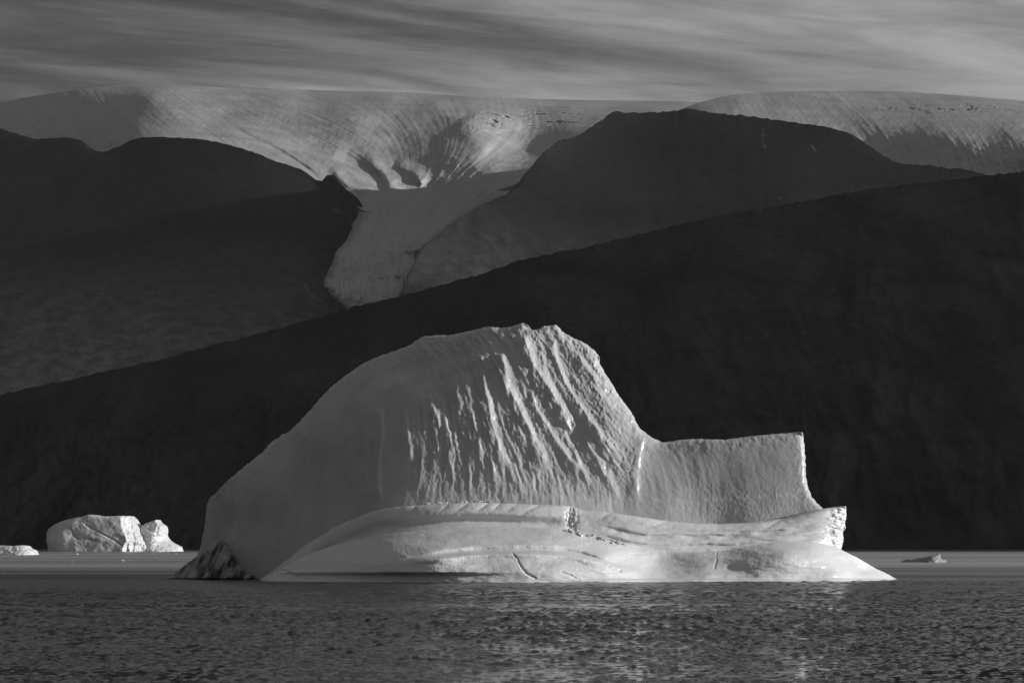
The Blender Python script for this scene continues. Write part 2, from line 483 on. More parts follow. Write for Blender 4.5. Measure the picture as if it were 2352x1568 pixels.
ridge('mountain_left', 'far dark mountain flank below the ice cap, beyond the hill',
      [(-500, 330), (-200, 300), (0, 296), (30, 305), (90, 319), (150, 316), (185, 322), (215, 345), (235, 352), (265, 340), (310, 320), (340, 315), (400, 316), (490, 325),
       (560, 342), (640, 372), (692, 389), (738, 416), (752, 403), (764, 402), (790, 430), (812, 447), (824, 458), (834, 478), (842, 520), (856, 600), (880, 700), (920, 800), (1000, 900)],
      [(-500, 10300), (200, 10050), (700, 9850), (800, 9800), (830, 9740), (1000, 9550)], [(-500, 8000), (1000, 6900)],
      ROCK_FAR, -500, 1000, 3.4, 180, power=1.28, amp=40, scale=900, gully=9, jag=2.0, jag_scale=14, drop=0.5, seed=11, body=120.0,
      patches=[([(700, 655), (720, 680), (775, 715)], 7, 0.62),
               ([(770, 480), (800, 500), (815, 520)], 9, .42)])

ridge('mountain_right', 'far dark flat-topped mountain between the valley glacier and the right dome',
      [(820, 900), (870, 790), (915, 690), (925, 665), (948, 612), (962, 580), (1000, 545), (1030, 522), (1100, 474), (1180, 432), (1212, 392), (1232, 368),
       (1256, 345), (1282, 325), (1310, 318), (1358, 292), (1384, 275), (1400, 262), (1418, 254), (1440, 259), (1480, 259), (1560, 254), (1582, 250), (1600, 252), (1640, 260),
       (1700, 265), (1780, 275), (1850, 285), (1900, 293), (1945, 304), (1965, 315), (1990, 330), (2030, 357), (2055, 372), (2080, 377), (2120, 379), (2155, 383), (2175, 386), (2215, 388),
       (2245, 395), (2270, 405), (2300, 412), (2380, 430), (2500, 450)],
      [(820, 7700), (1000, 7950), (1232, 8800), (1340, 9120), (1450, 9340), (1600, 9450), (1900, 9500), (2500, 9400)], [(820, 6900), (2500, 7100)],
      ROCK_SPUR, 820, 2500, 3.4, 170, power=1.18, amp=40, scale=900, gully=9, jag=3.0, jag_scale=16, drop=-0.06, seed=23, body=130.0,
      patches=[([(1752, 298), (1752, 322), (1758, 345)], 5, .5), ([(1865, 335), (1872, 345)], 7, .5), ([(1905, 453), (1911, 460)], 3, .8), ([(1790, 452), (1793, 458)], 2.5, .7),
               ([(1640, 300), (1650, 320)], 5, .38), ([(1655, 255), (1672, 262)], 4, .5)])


# ------------------------------------------------------------------ the setting: ice cap, dome and valley glacier
def flow_field(pts, u, v):
    a = np.array(pts, float)
    c = Rbf(np.stack([a[:, 0], a[:, 1], np.cos(np.radians(a[:, 2]))], -1))(u, v)
    s = Rbf(np.stack([a[:, 0], a[:, 1], np.sin(np.radians(a[:, 2]))], -1))(u, v)
    n = np.hypot(c, s) + 1e-6
    return c / n, s / n


def ice_sheet(name, label, sky, bottom, ctrl, flow, u0, u1, du, rows, amp, bumps=(), cracks=None, jag=0.4, seed=2, back_drop=0.10, vscale=2.0, deep=0):
    us = np.arange(u0, u1 + du, du)
    vs_ = curve(sky)(us) + jag * fbm(us / 40.0, us * 0, 3, seed)
    vb = curve(bottom)(us)
    t = np.linspace(0, 1, rows)[:, None]
    U = np.repeat(us[None], rows, 0)
    V = vb + (vs_ - vb) * t ** 0.85
    f = Rbf(ctrl, vscale)
    # streaks drawn along the ice flow
    g = 2.0
    gu = np.arange(u0, u1 + g, g); gv = np.arange(vs_.min() - 4, max(vb.max() + 6, deep), g)
    GU, GV = np.meshgrid(gu, gv)
    c, s = flow_field(flow, GU, GV)
    st = 0.65 * lic(GU.shape, c, s, 34, seed) + 0.5 * lic(GU.shape, c, s, 26, seed + 5, 3)
    tr = lic(GU.shape, -s, c, 7, seed + 9, 2)
    def surface(U, V, edge=1.0):
        Y = f(U, V)
        ix, iy = (U - gu[0]) / g, (V - gv[0]) / g
        Y = Y + edge * (amp[0] * bilin(st, ix, iy) + amp[1] * bilin(tr, ix, iy) + amp[2] * fbm(U / 90, V / 45, 4, seed + 3))
        for (pl, wd, dy, asym) in bumps:
            d, sd, al, _, _ = seg_dist(U, V, pl)
            w = np.where(sd > 0, wd, wd * asym)
            Y = Y + dy * np.exp(-(d / w) ** 2) * np.clip(np.minimum(al, 1 - al) * 6, 0, 1)
        dirt_shade = np.clip(0.06 * bilin(st, ix, iy), -0.1, 0.2) + 0.06
        for (cu, cv, ru, rv, thr, ang, lx, ly) in (cracks or ()):
            m = np.exp(-(((U - cu) / ru) ** 2 + ((V - cv) / rv) ** 2))
            ca, sa = math.cos(math.radians(ang)), math.sin(math.radians(ang))
            p = (U - cu) * ca + (V - cv) * sa; q = -(U - cu) * sa + (V - cv) * ca
            n = fbm(p / lx, q / ly, 5, seed + 31, 0.6)
            k = smooth(thr, thr + 0.18, n) * m
            Y = Y + 80 * k; dirt_shade = np.maximum(dirt_shade, 0.15 * k)
        return Y, dirt_shade
    edge = smooth(0.0, 0.06, 1 - t) + 0 * U
    Y, dirt_shade = surface(U, V, edge)
    X = Y * (U - UC) / FP; Z = EYE + (VH - V) / FP * Y
    Bk = [np.stack([X[-1] * (1 + q / Y[-1]), Y[-1] + q, Z[-1] - back_drop * q], -1)[None] for q in (200, 800, 2500, 5000)]
    P = np.concatenate([np.stack([X, Y, Z], -1)] + Bk)
    dirt_shade = np.concatenate([dirt_shade, np.zeros((4, dirt_shade.shape[1]))])
    o = mesh_object(name, P.reshape(-1, 3), grid_faces(P.shape[0], P.shape[1]), SNOW, attrs={'dirt_shade': dirt_shade.ravel()})
    tag(o, label, kind='structure')
    return surface


CAP = ice_sheet('ice_cap', 'smooth white ice cap with streaked sunlit slopes above the valley glacier',
          [(-300, 300), (-100, 258), (0, 235), (100, 217), (200, 203), (290, 196), (350, 195), (420, 197), (520, 201), (700, 206), (860, 211), (1000, 216),
           (1176, 226), (1350, 230), (1500, 232), (1620, 236), (1800, 246)],
          [(-300, 330), (0, 315), (100, 335), (190, 345), (225, 370), (310, 335), (400, 330), (490, 338), (560, 356), (640, 386), (700, 405), (740, 430), (790, 450), (840, 485), (950, 485), (1100, 450), (1230, 395), (1282, 345), (1358, 310), (1420, 275), (1600, 275), (1800, 290)],
          [  # column, row, distance
              (0, 235, 15400), (200, 203, 15000), (350, 195, 14800), (520, 201, 15000), (700, 206, 15300), (1000, 216, 15600), (1300, 229, 15800), (1500, 232, 15800), (1800, 246, 15600),
              (-300, 300, 16000), (-300, 400, 14000), (0, 270, 14450), (0, 310, 13450), (190, 340, 11500), (190, 300, 12420), (190, 260, 13480), (280, 230, 13650), (280, 280, 12050), (350, 225, 13200), (350, 265, 12000), (300, 330, 10450), (450, 330, 10350),
              (520, 225, 13800), (520, 260, 12700), (560, 300, 11500), (600, 355, 10400), (700, 395, 10250), (760, 380, 10750), (840, 450, 10100),
              (650, 235, 13600), (650, 280, 12400), (720, 330, 11500), (800, 270, 12600), (800, 235, 13800), (780, 350, 11250), (810, 395, 10750),
              (900, 230, 14000), (900, 270, 12800), (900, 330, 11850), (900, 400, 10900), (890, 450, 10200),
              (1000, 235, 13900), (1000, 270, 12750), (1000, 330, 11680), (1000, 400, 10880), (950, 450, 10500),
              (1080, 245, 13600), (1100, 290, 12300), (1120, 340, 11500), (1130, 380, 10950), (1150, 265, 13300), (1200, 300, 13000), (1200, 340, 12200),
              (1230, 270, 13700), (1300, 250, 14400), (1350, 280, 13200), (1300, 320, 12200), (1250, 380, 10900), (1500, 260, 13600), (1800, 290, 12500), (850, 540, 9100), (1100, 480, 10000), (800, 650, 8400), (900, 650, 8400), (850, 720, 8050), (960, 540, 9100), (1040, 500, 9600), (850, 780, 7800)],
          [(0, 280, 20), (200, 250, 60), (350, 260, 40), (500, 280, 32), (650, 350, 32), (760, 400, 40), (840, 440, 42), (800, 330, 30), (900, 300, 50), (880, 400, 62), (1000, 300, 70), (960, 400, 110),
           (1100, 320, 125), (1200, 280, 100), (1200, 350, 150), (1350, 260, 5), (1500, 240, 3), (1000, 450, 125), (1150, 430, 150), (900, 520, 110), (830, 580, 115), (900, 600, 105), (800, 650, 92), (880, 660, 85), (830, 720, 80)],
          -300, 1800, 2.4, 190, (5, 1.6, 42),
          bumps=[([(520, 285), (640, 345), (740, 410)], 5, 60, 1.0), ([(760, 385), (800, 425), (865, 452)], 9, -90, 1.6),
                 ([(835, 360), (875, 395), (893, 420), (900, 448)], 8, -120, 2.0), ([(905, 375), (950, 395), (975, 425)], 9, -90, 1.8),
                 ([(770, 350), (820, 375), (870, 410), (885, 440)], 18, 130, 1.2), ([(1060, 270), (1090, 310), (1130, 345)], 28, -110, 1.4)],
          cracks=[(1140, 275, 70, 26, 0.10, 12, 60, 13), (1010, 232, 90, 9, 0.22, 4, 70, 6), (1300, 270, 130, 22, 0.36, 6, 60, 4)], seed=4, deep=790)

ice_sheet('ice_dome', 'rounded white ice dome with fluted shaded front at the right',
          [(1540, 262), (1565, 251), (1590, 241), (1640, 227), (1700, 217), (1760, 212), (1850, 210), (1950, 209), (2050, 210), (2150, 215), (2250, 223), (2352, 232), (2500, 246), (2700, 270)],
          [(1540, 300), (1700, 300), (1850, 330), (1950, 350), (2030, 400), (2100, 420), (2300, 440), (2700, 460)],
          [(1540, 262, 12600), (1640, 227, 13300), (1760, 212, 13900), (1950, 209, 14200), (2150, 215, 14200), (2352, 232, 14000), (2700, 270, 13600),
           (1600, 262, 11900), (1700, 245, 12300), (1760, 235, 12900), (1800, 262, 11900), (1900, 235, 13000), (1900, 275, 11700), (2000, 240, 12900), (2000, 275, 11600), (2000, 320, 11000),
           (2060, 360, 10550), (2150, 250, 12400), (2150, 290, 11050), (2150, 340, 10400), (2150, 390, 10050), (2270, 260, 12000), (2270, 310, 10550), (2270, 390, 9900),
           (2352, 265, 11900), (2352, 320, 10250), (2352, 400, 9800), (2700, 330, 9950), (2700, 420, 9500), (1850, 320, 10900), (1640, 290, 11200)],
          [(1600, 250, 70), (1700, 240, 60), (1850, 240, 48), (1900, 280, 50), (2000, 280, 50), (2100, 330, 55), (2250, 300, 50), (2352, 260, 20), (2352, 340, 60)],
          1540, 2700, 2.4, 130, (6, 2, 40), cracks=[(2200, 250, 200, 12, 0.3, 8, 50, 4)], seed=14)


def build_tongue():
    vv = np.linspace(438, 770, 200)
    left = curve([(405, 860), (440, 852), (460, 842), (475, 833), (500, 822), (530, 810), (560, 792), (580, 775), (600, 768), (620, 760), (640, 750), (655, 748), (668, 756), (690, 778), (712, 800), (770, 850)])(vv)
    right = curve([(405, 1240), (430, 1190), (470, 1110), (500, 1060), (520, 1034), (545, 1000), (575, 968), (590, 945), (610, 952), (640, 932), (670, 922), (700, 910), (770, 880)])(vv)
    left = left + 3.5 * fbm(vv / 14, vv * 0, 4, 3, 0.6) - 4; right = right + 3.0 * fbm(vv / 14, vv * 0, 4, 8, 0.6) + 8
    s = np.linspace(0, 1, 150)
    V = np.repeat(vv[:, None], 150, 1)
    U = left[:, None] + (right - left)[:, None] * s[None]
    Y, dirt_shade = CAP(U, V)
    Y = Y - 2.0
    low = smooth(520, 640, V)
    # ice bulges in the middle and sinks to its margins; crevasses open lower down
    Y = Y + smooth(440, 500, V) * (60 * (np.abs(s - 0.5)[None] * 2) ** 6 - 40 * np.sin(np.pi * s)[None])
    cre = fbm(U / 8 + 0.8 * fbm(U / 30, V / 30, 2, 7), V / 38, 4, 15, 0.5, ridged=True)
    Y = Y + (6 + 15 * low) * cre + 20 * smooth(470, 540, V) * fbm(U / 40, V / 30, 4, 5)
    X = Y * (U - UC) / FP; Z = EYE + (VH - V) / FP * Y
    dirt_shade = dirt_shade + smooth(460, 600, V) * (0.10 * fbm(U / 30, V / 50, 4, 9) - 0.35)          # clean blue ice lower down
    dirt_shade = np.clip(dirt_shade + 0.55 * smooth(440, 500, V) * smooth(0.13, 0.0, np.minimum(s, 1 - s)[None] + 0.03 * fbm(U / 14, V / 18, 3, 19)) + 0.05 * smooth(0.1, 0.45, cre) * low, -0.5, 0.85)   # moraine along the margins
    o = mesh_object('glacier', np.stack([X, Y, Z], -1).reshape(-1, 3), grid_faces(*U.shape, flip=True), SNOW, attrs={'dirt_shade': dirt_shade.ravel()})
    tag(o, 'shaded glacier tongue flowing down the valley between the two mountains', kind='structure')


build_tongue()


def build_haze():
    m, (N, L, M, RMP) = material('haze_air')
    v = N('ShaderNodeVolumePrincipled'); v.inputs['Color'].default_value = (0.95, 0.95, 0.95, 1); v.inputs['Density'].default_value = 3.6e-6
    v.inputs['Anisotropy'].default_value = 0.0
    o = N('ShaderNodeOutputMaterial'); L(v.outputs[0], o.inputs['Volume'])
    x, y0, y1, z0, z1 = 18000.0, -3500.0, 25000.0, -60.0, 2900.0
    P = [(sx * x, y, z) for z in (z0, z1) for (sx, y) in ((-1, y0), (1, y0), (1, y1), (-1, y1))]
    F = [(3, 2, 1, 0), (4, 5, 6, 7), (0, 1, 5, 4), (1, 2, 6, 5), (2, 3, 7, 6), (3, 0, 4, 7)]
    h = mesh_object('haze', np.array(P), F, m, smooth_shade=False)
    tag(h, 'thin pale haze filling the air over the fjord', kind='stuff')


build_haze()

# ------------------------------------------------------------------ the great iceberg
berg = empty('iceberg', (0, 600, 0))
tag(berg, 'largest iceberg, tall fluted ice wall above a smooth bright shelf', 'iceberg')
ORG = (0, 600, 0)


def ribs_depth(u, v, ribs):
    d_ = np.zeros_like(u)
    for (pl, w, a, asym) in ribs:
        d, sd, al, _, _ = seg_dist(u, v, pl)
        # steep on the sunlit right, long on the left
        left = sd > 0
        wd = np.where(left, 2.1 * w * asym, 1.05 * w) * (0.75 + 0.5 * np.clip(al, 0, 1))
        n = 1 + 0.5 * perlin(u / 17, v / 30, 3)
        d_ -= 0.35 * a * n * np.exp(-(d / wd) ** 1.6) * smooth(0, 0.08, al) * smooth(1.0, 0.8, al)
    return d_


FIN_D = 625.0
FIN = [(452, 1345), (448, 1290), (462, 1250), (470, 1210), (475, 1160), (482, 1143), (500, 1128), (520, 1105), (545, 1085), (560, 1072), (600, 1040), (625, 1015), (650, 997), (665, 990),
       (700, 955), (740, 910), (760, 888), (800, 858), (832, 836), (870, 818), (900, 808), (935, 795), (962, 779), (972, 772), (985, 772), (1003, 769), (1030, 770), (1060, 764), (1085, 759), (1103, 754), (1120, 749), (1130, 751),
       (1150, 753), (1172, 750), (1185, 748), (1195, 742), (1203, 741), (1213, 747), (1222, 759), (1232, 758), (1245, 750), (1262, 748), (1277, 745), (1284, 752), (1292, 762), (1307, 770),
       (1325, 780), (1340, 786), (1352, 794), (1366, 806), (1376, 818), (1378, 836), (1386, 850), (1395, 866), (1405, 880), (1413, 895), (1425, 914), (1438, 930), (1449, 945), (1456, 955), (1460, 966), (1466, 980), (1478, 990),
       (1492, 1001), (1508, 1010), (1524, 1016), (1545, 1013), (1570, 1009), (1610, 1007), (1660, 1010), (1690, 1006), (1720, 1002), (1770, 997), (1810, 994), (1843, 991), (1846, 1005), (1848, 1030), (1850, 1060), (1851, 1085),
       (1853, 1105), (1858, 1125), (1866, 1143), (1878, 1157), (1890, 1167), (1925, 1180), (1925, 1345)]
fin_base = Rbf([
    # column, row, metres behind the nominal plane
    (452, 1340, 30), (452, 1250, 31), (480, 1150, 33), (560, 1075, 30), (650, 1000, 28), (760, 890, 26), (870, 820, 25), (975, 773, 22), (1120, 750, 19), (1203, 742, 17), (1277, 746, 17), (1376, 820, 14.0),
    (1413, 895, 12.8), (1460, 966, 11), (1520, 1014, 10.5), (1660, 1008, 10), (1840, 993, 10.8),
    (600, 1330, 17), (600, 1200, 20), (600, 1100, 23), (700, 1300, 9), (700, 1150, 14), (700, 1000, 20), (780, 1200, 7.5), (780, 1050, 11.5), (800, 920, 18), (870, 1150, 3.5), (870, 1050, 6), (870, 950, 9.5), (880, 880, 16),
    (960, 860, 15), (960, 910, 8.5), (960, 1000, 5.2), (960, 1130, 2.4), (1040, 800, 17), (1040, 850, 12), (1050, 885, 8.0), (1050, 960, 5.6), (1050, 1130, 2.2), (1110, 800, 13.5), (1130, 850, 9), (1140, 950, 5.6), (1140, 1050, 3.5), (1140, 1140, 2.0),
    (1200, 790, 12.5), (1220, 880, 9.0), (1240, 980, 6.8), (1240, 1080, 4.2), (1240, 1150, 2.6), (1280, 800, 13.6), (1310, 880, 10.8), (1330, 980, 8.2), (1340, 1080, 5.4), (1340, 1160, 3.4),
    (1370, 900, 10.9), (1400, 970, 8.7), (1420, 1050, 7.0), (1430, 1120, 5.8), (1430, 1180, 4.6), (1470, 1040, 8.6), (1500, 1100, 7.2), (1520, 1180, 5.2),
    (1600, 1060, 8.8), (1600, 1130, 7.4), (1600, 1190, 6.0), (1720, 1060, 8.7), (1720, 1130, 7.2), (1720, 1190, 5.9), (1830, 1060, 9.2), (1840, 1130, 7.7), (1860, 1190, 6.6), (1920, 1250, 7), (1400, 1330, 0), (1000, 1330, -1), (1700, 1330, 5)])
FIN_RIBS = [
    ([(1200, 765), (1212, 800), (1232, 850), (1262, 895), (1296, 948), (1318, 1010)], 8, 3.8, 1.8),
    ([(1150, 800), (1160, 850), (1168, 890), (1195, 940), (1215, 985), (1248, 1045), (1272, 1092)], 7, 2.7, 1.8),
    ([(1268, 775), (1278, 830), (1298, 880), (1345, 950), (1395, 1015), (1432, 1062)], 6, 2.3, 2.0),
    ([(1272, 752), (1318, 800), (1352, 850), (1384, 905), (1430, 960)], 5, 1.5, 2.0),
    ([(1222, 905), (1238, 950), (1270, 1000), (1306, 1052), (1345, 1090)], 5, 1.6, 1.8),
    ([(1290, 985), (1318, 1030), (1342, 1085), (1352, 1120)], 5, 1.2, 1.8),
    ([(984, 905), (996, 940), (1012, 985)], 5, 1.1, 1.8), ([(1010, 900), (1020, 950), (1034, 1010), (1050, 1080)], 6, 1.0, 2.2),
    ([(873, 930), (878, 990), (870, 1050), (868, 1110), (874, 1158)], 5, 1.5, 2.4), ([(1046, 890), (1058, 940), (1068, 985)], 5, 1.0, 2.0),
    ([(1108, 850), (1118, 910), (1128, 970), (1150, 1040), (1172, 1090)], 6, 1.3, 2.0), ([(1075, 880), (1085, 950), (1098, 1010), (1112, 1060)], 5, 0.9, 2.0),
    ([(930, 940), (938, 1000), (946, 1070)], 5, 0.8, 2.2), ([(840, 985), (842, 1050), (838, 1120)], 5, 0.5, 2.4), ([(1180, 1060), (1195, 1110), (1200, 1140)], 5, 0.8, 2),
    ([(1395, 1075), (1405, 1110), (1420, 1150)], 5, 0.8, 2), ([(1345, 1010), (1372, 1060), (1390, 1100)], 5, 1.0, 2), ([(1478, 1000), (1470, 1040), (1462, 1090), (1464, 1160)], 5, 1.1, 2.0),
    ([(1240, 800), (1252, 850), (1280, 910)], 5, 1.0, 2), ([(962, 785), (985, 810), (1010, 830)], 5, 0.8, 1.6), ([(905, 850), (920, 868), (915, 890)], 5, 0.8, 1.6)]
_g = 1.6
_gu = np.arange(430, 1960, _g); _gv = np.arange(725, 1360, _g); _GU, _GV = np.meshgrid(_gu, _gv)
_c, _s = flow_field([(560, 1200, 95), (700, 1050, 92), (870, 1000, 91), (960, 950, 82), (930, 830, 55), (1050, 820, 50), (1040, 950, 80), (1140, 900, 76), (1170, 1000, 68), (1240, 850, 62), (1260, 960, 60), (1300, 1050, 66), (1340, 860, 52), (1380, 960, 52), (1420, 1040, 55),
                    (1440, 1130, 80), (1250, 1140, 88), (1050, 1130, 92), (1560, 1080, 75), (1700, 1080, 80), (1840, 1080, 86), (1750, 1180, 96)], _GU, _GV)
_flute = lic(_GU.shape, _c, _s, 34, 71, 5); _flute2 = lic(_GU.shape, _c, _s, 16, 72, 3); _scal = lic(_GU.shape, _c, _s, 5, 73, 2)


def fin_depth(u, v, dist):
    d = fin_base(u, v)
    d = d + ribs_depth(u, v, FIN_RIBS)
    ix, iy = (u - _gu[0]) / _g, (v - _gv[0]) / _g
    lit = smooth(820, 930, u) * smooth(1900, 1500, u + 0 * v) + 0.18
    act = smooth(900, 1050, u) * smooth(1500, 1380, u) * smooth(1190, 1060, v)
    d = d + (0.012 + 0.05 * act) * bilin(_flute, ix, iy) * lit + (0.006 + 0.03 * act) * bilin(_flute2, ix, iy) * lit + (0.006 + 0.03 * act) * bilin(_scal, ix, iy)
    d = d + (0.03 + 0.12 * smooth(1150, 1250, u) * smooth(1060, 940, v)) * act * fbm(u / 7, v / 16, 3, 76, 0.6, ridged=True)
    # melt pits and faint seams on the shaded flank
    d = d + 0.06 * smooth(0.18, 0.4, fbm(u / 12, v / 9, 3, 84)) * smooth(900, 800, u) + 0.05 * np.abs(fbm((u + v) / 60, (v - u) / 24, 4, 85))
    # pocked belt near the slab and rippled foot of the slab
    pock = np.exp(-(((u - 1425) / 60) ** 2 + ((v - 1050) / 80) ** 2))
    d = d + 0.13 * pock * smooth(0.1, 0.4, fbm(u / 9, v / 11, 2, 77))
    foot = smooth(1085, 1150, v) * smooth(1480, 1620, u) * smooth(1905, 1860, u)
    d = d + 0.05 * foot * fbm(u / 5, v / 9, 2, 78)
    # old waterline scored across the wall
    wl = curve([(1150, 1140), (1250, 1138), (1400, 1145), (1550, 1146), (1900, 1128)])(u)
    d = d - 0.22 * smooth(-4, 8, v - wl + 5 * fbm(u / 40, v / 40, 3, 88)) * smooth(1150, 1250, u)
    d = d + 0.35 * fbm(u / 130, v / 130, 2, 80)
    # crest broken and rounded over its rim
    d = d + 1.0 * np.exp(-dist / 6.0) * smooth(1300, 1200, v) + 0.5 * np.exp(-dist / 2.0)
    d = d + np.exp(-dist / 18.0) * (0.3 + 0.4 * smooth(1500, 1400, u)) * fbm(u / 15, v / 15, 4, 81) * smooth(900, 980, u)
    # rough brow overhanging the left of the wall
    s_ = v - curve([(860, 915), (890, 903), (960, 880), (1050, 852), (1115, 828), (1160, 800)])(u)
    zone = smooth(850, 905, u) * smooth(1160, 1090, u)
    d = d - 0.9 * zone * np.exp(-((s_ + 13) / 15) ** 2) + zone * smooth(8, -25, s_) * smooth(-95, -60, s_) * 0.30 * fbm(u / 12, v / 8, 4, 82, 0.6)
    # left flank turns away round the corner
    d = d + 9.0 * smooth(40, 0, u - curve([(1000, 600), (1140, 500), (1200, 512), (1250, 500), (1345, 470)])(v) + 0 * u) * smooth(1080, 1150, v)
    return d


relief('ice_wall', FIN, FIN_D, fin_depth, lambda u, v, dist: np.where(dist > 0, 0, 0) + 36 + 10 * smooth(0, 60, dist) + 14 * smooth(760, 1150, v), 1.6, ICE, berg, rough=2.2, rough_scale=9.0, seed=5, origin=ORG)

# the raised shelf: a cliff band undercut above the apron
SHELF_D = 608.0
shelf_top = [(590, 1336), (640, 1300), (700, 1252), (760, 1214), (800, 1195), (850, 1176), (880, 1167), (940, 1161), (1000, 1157), (1080, 1153), (1150, 1155), (1220, 1158), (1290, 1160), (1310, 1162), (1325, 1166), (1335, 1170), (1400, 1176), (1460, 1185),
             (1520, 1194), (1600, 1201), (1650, 1203), (1720, 1200), (1800, 1190), (1850, 1178), (1890, 1168), (1920, 1164), (1943, 1162)]
SHELF = shelf_top + [(1944, 1185), (1941, 1200), (1943, 1212), (1935, 1222), (1938, 1238), (1934, 1254), (1930, 1270), (1930, 1345), (590, 1345)]
shelf_base = Rbf([(590, 1336, 26), (700, 1260, 17), (700, 1330, 10), (800, 1200, 9.5), (800, 1260, 7), (880, 1170, 4.6), (900, 1230, 2.5), (1000, 1160, 2.2), (1000, 1220, .2), (1150, 1158, 2.6), (1150, 1220, 0.4), (1290, 1165, 4.2), (1290, 1220, 2),
                  (1330, 1172, 5), (1330, 1225, 3), (1420, 1182, 5.5), (1420, 1250, 3.2), (1550, 1200, 7.5), (1550, 1260, 5.6), (1650, 1206, 9.2), (1650, 1270, 7.2), (1800, 1194, 11.6), (1800, 1250, 9.6), (1890, 1175, 13.4), (1890, 1250, 13), (1943, 1165, 16), (1935, 1255, 16.5),
                  (1000, 1345, -2), (1500, 1345, 3), (1900, 1345, 13)])
SHELF_TOPF = curve(shelf_top)


def shelf_depth(u, v, dist):
    d = shelf_base(u, v)
    h = v - SHELF_TOPF(u)                       # units below the lip
    # lip, undercut and layered ledges
    d = d + 1.6 * smooth(22, 44, h) * smooth(1340, 1250, u) - 2.2 * smooth(44, 62, h) * smooth(1340, 1250, u)
    lay = h - 26 - 7 * np.sin((u - 1350) / 80.0) + 7 * fbm(u / 70, v / 40, 3, 98)
    d = d + smooth(1330, 1420, u) * 0.6 * np.clip(0.5 + 1.2 * perlin(u / 60, v / 90, 99), 0, 1.2) * (1.1 * smooth(0, 4, lay) - 1.5 * smooth(8, 22, lay) + 0.9 * smooth(24, 27, lay) - 1.3 * smooth(34, 46, lay))
    # long faults and chipped facets across the right half
    f1 = fbm(u / 95 + 0.2 * v / 20, v / 15, 2, 91)
    d = d + smooth(1330, 1440, u) * 0.30 * np.abs(f1)
    d = d + 0.08 * np.abs(fbm(u / 28, v / 18, 3, 92)) * smooth(850, 1000, u)
    # broken notch
    nt = np.exp(-((u - 1312) / 12) ** 2)
    d = d + nt * (0.8 * fbm(u / 7, v / 10, 3, 93) + 0.5)
    # chipped lip with leaning scars
    for cu, w, a in ((955, 7, .7), (1030, 6, .6), (1075, 10, .8), (1120, 8, 1.1), (1148, 6, .9), (1185, 9, .6), (1235, 12, .8), (1400, 9, .7), (1530, 14, .9), (1790, 14, .8)):
        s = u - cu + (0.3 + 0.12 * w) * h + 3 * perlin(u / 8, v / 5, 97)
        d = d + 0.35 * a * np.exp(-(s / w) ** 2) * smooth(12 + 2 * w, 4, h) * np.where(s > 0, 1.0, 0.6)
    e = smooth(1890, 1935, u)
    d = d + e * 1.0 * fbm(u / 14, v / 5, 3, 95)
    d = d + 1.4 * np.exp(-dist / 4.0) * smooth(1310, 1270, v) + 0.05 * fbm(u / 22, v / 10, 3, 96)
    return d


relief('ice_shelf', SHELF, SHELF_D, shelf_depth, lambda u, v, dist: 34 + 0 * u, 1.6, ICE_SHELF, berg, rough=1.1, rough_scale=8.0, seed=6, origin=ORG)

# the wave-smoothed apron that rises from the water
APRON_D = 596.0
apron_top = [(585, 1340), (600, 1330), (640, 1308), (690, 1282), (720, 1268), (760, 1254), (800, 1243), (860, 1230), (930, 1220), (1000, 1214), (1100, 1210), (1200, 1211), (1290, 1214), (1330, 1222), (1380, 1234), (1440, 1247), (1500, 1260), (1560, 1267), (1620, 1268),
             (1680, 1262), (1730, 1253), (1770, 1246), (1800, 1242), (1840, 1242), (1880, 1246), (1920, 1255), (1945, 1268), (1975, 1283), (2010, 1304), (2040, 1318), (2062, 1331)]
APRON = apron_top + [(2085, 1352), (560, 1352)]
apron_base = Rbf([(570, 1345, 22), (600, 1335, 15), (650, 1338, 8), (720, 1338, 1.5), (850, 1340, -6), (1000, 1340, -11), (1200, 1340, -10), (1350, 1340, -4), (1500, 1340, 3), (1650, 1340, 7), (1850, 1340, 12), (2060, 1340, 36),
                  (640, 1310, 14), (720, 1275, 13), (720, 1310, 6.5), (800, 1250, 12), (800, 1290, 2.5), (900, 1228, 10), (900, 1262, 0), (900, 1300, -6), (1000, 1218, 9), (1000, 1250, -.5), (1000, 1280, -7.5), (1000, 1315, -10.5),
                  (1100, 1213, 9.5), (1100, 1245, 0.8), (1100, 1285, -6.8), (1100, 1310, -9.5), (1200, 1214, 10.5), (1200, 1245, 2), (1200, 1275, -4.5), (1200, 1310, -8.5), (1290, 1217, 11.5), (1290, 1250, 3.6), (1290, 1285, -3.5), (1290, 1315, -7),
                  (1340, 1228, 11.8), (1340, 1260, 4.4), (1340, 1300, -4), (1400, 1240, 13), (1400, 1270, 5.5), (1400, 1310, -1.5), (1450, 1252, 14), (1450, 1280, 10), (1450, 1315, 2.5), (1500, 1264, 15.2), (1510, 1295, 12.5), (1500, 1322, 6),
                  (1560, 1272, 15.4), (1560, 1300, 12), (1560, 1325, 7), (1620, 1275, 15.2), (1620, 1300, 11), (1620, 1325, 7), (1680, 1270, 15.6), (1680, 1300, 11.0), (1720, 1260, 16.5), (1720, 1290, 10.9), (1800, 1248, 18.5), (1800, 1275, 11.5), (1800, 1310, 10),
                  (1880, 1250, 22), (1880, 1275, 16), (1880, 1310, 13.5), (1940, 1272, 25), (1940, 1310, 18), (2000, 1304, 32), (2000, 1325, 26)], 2.2)


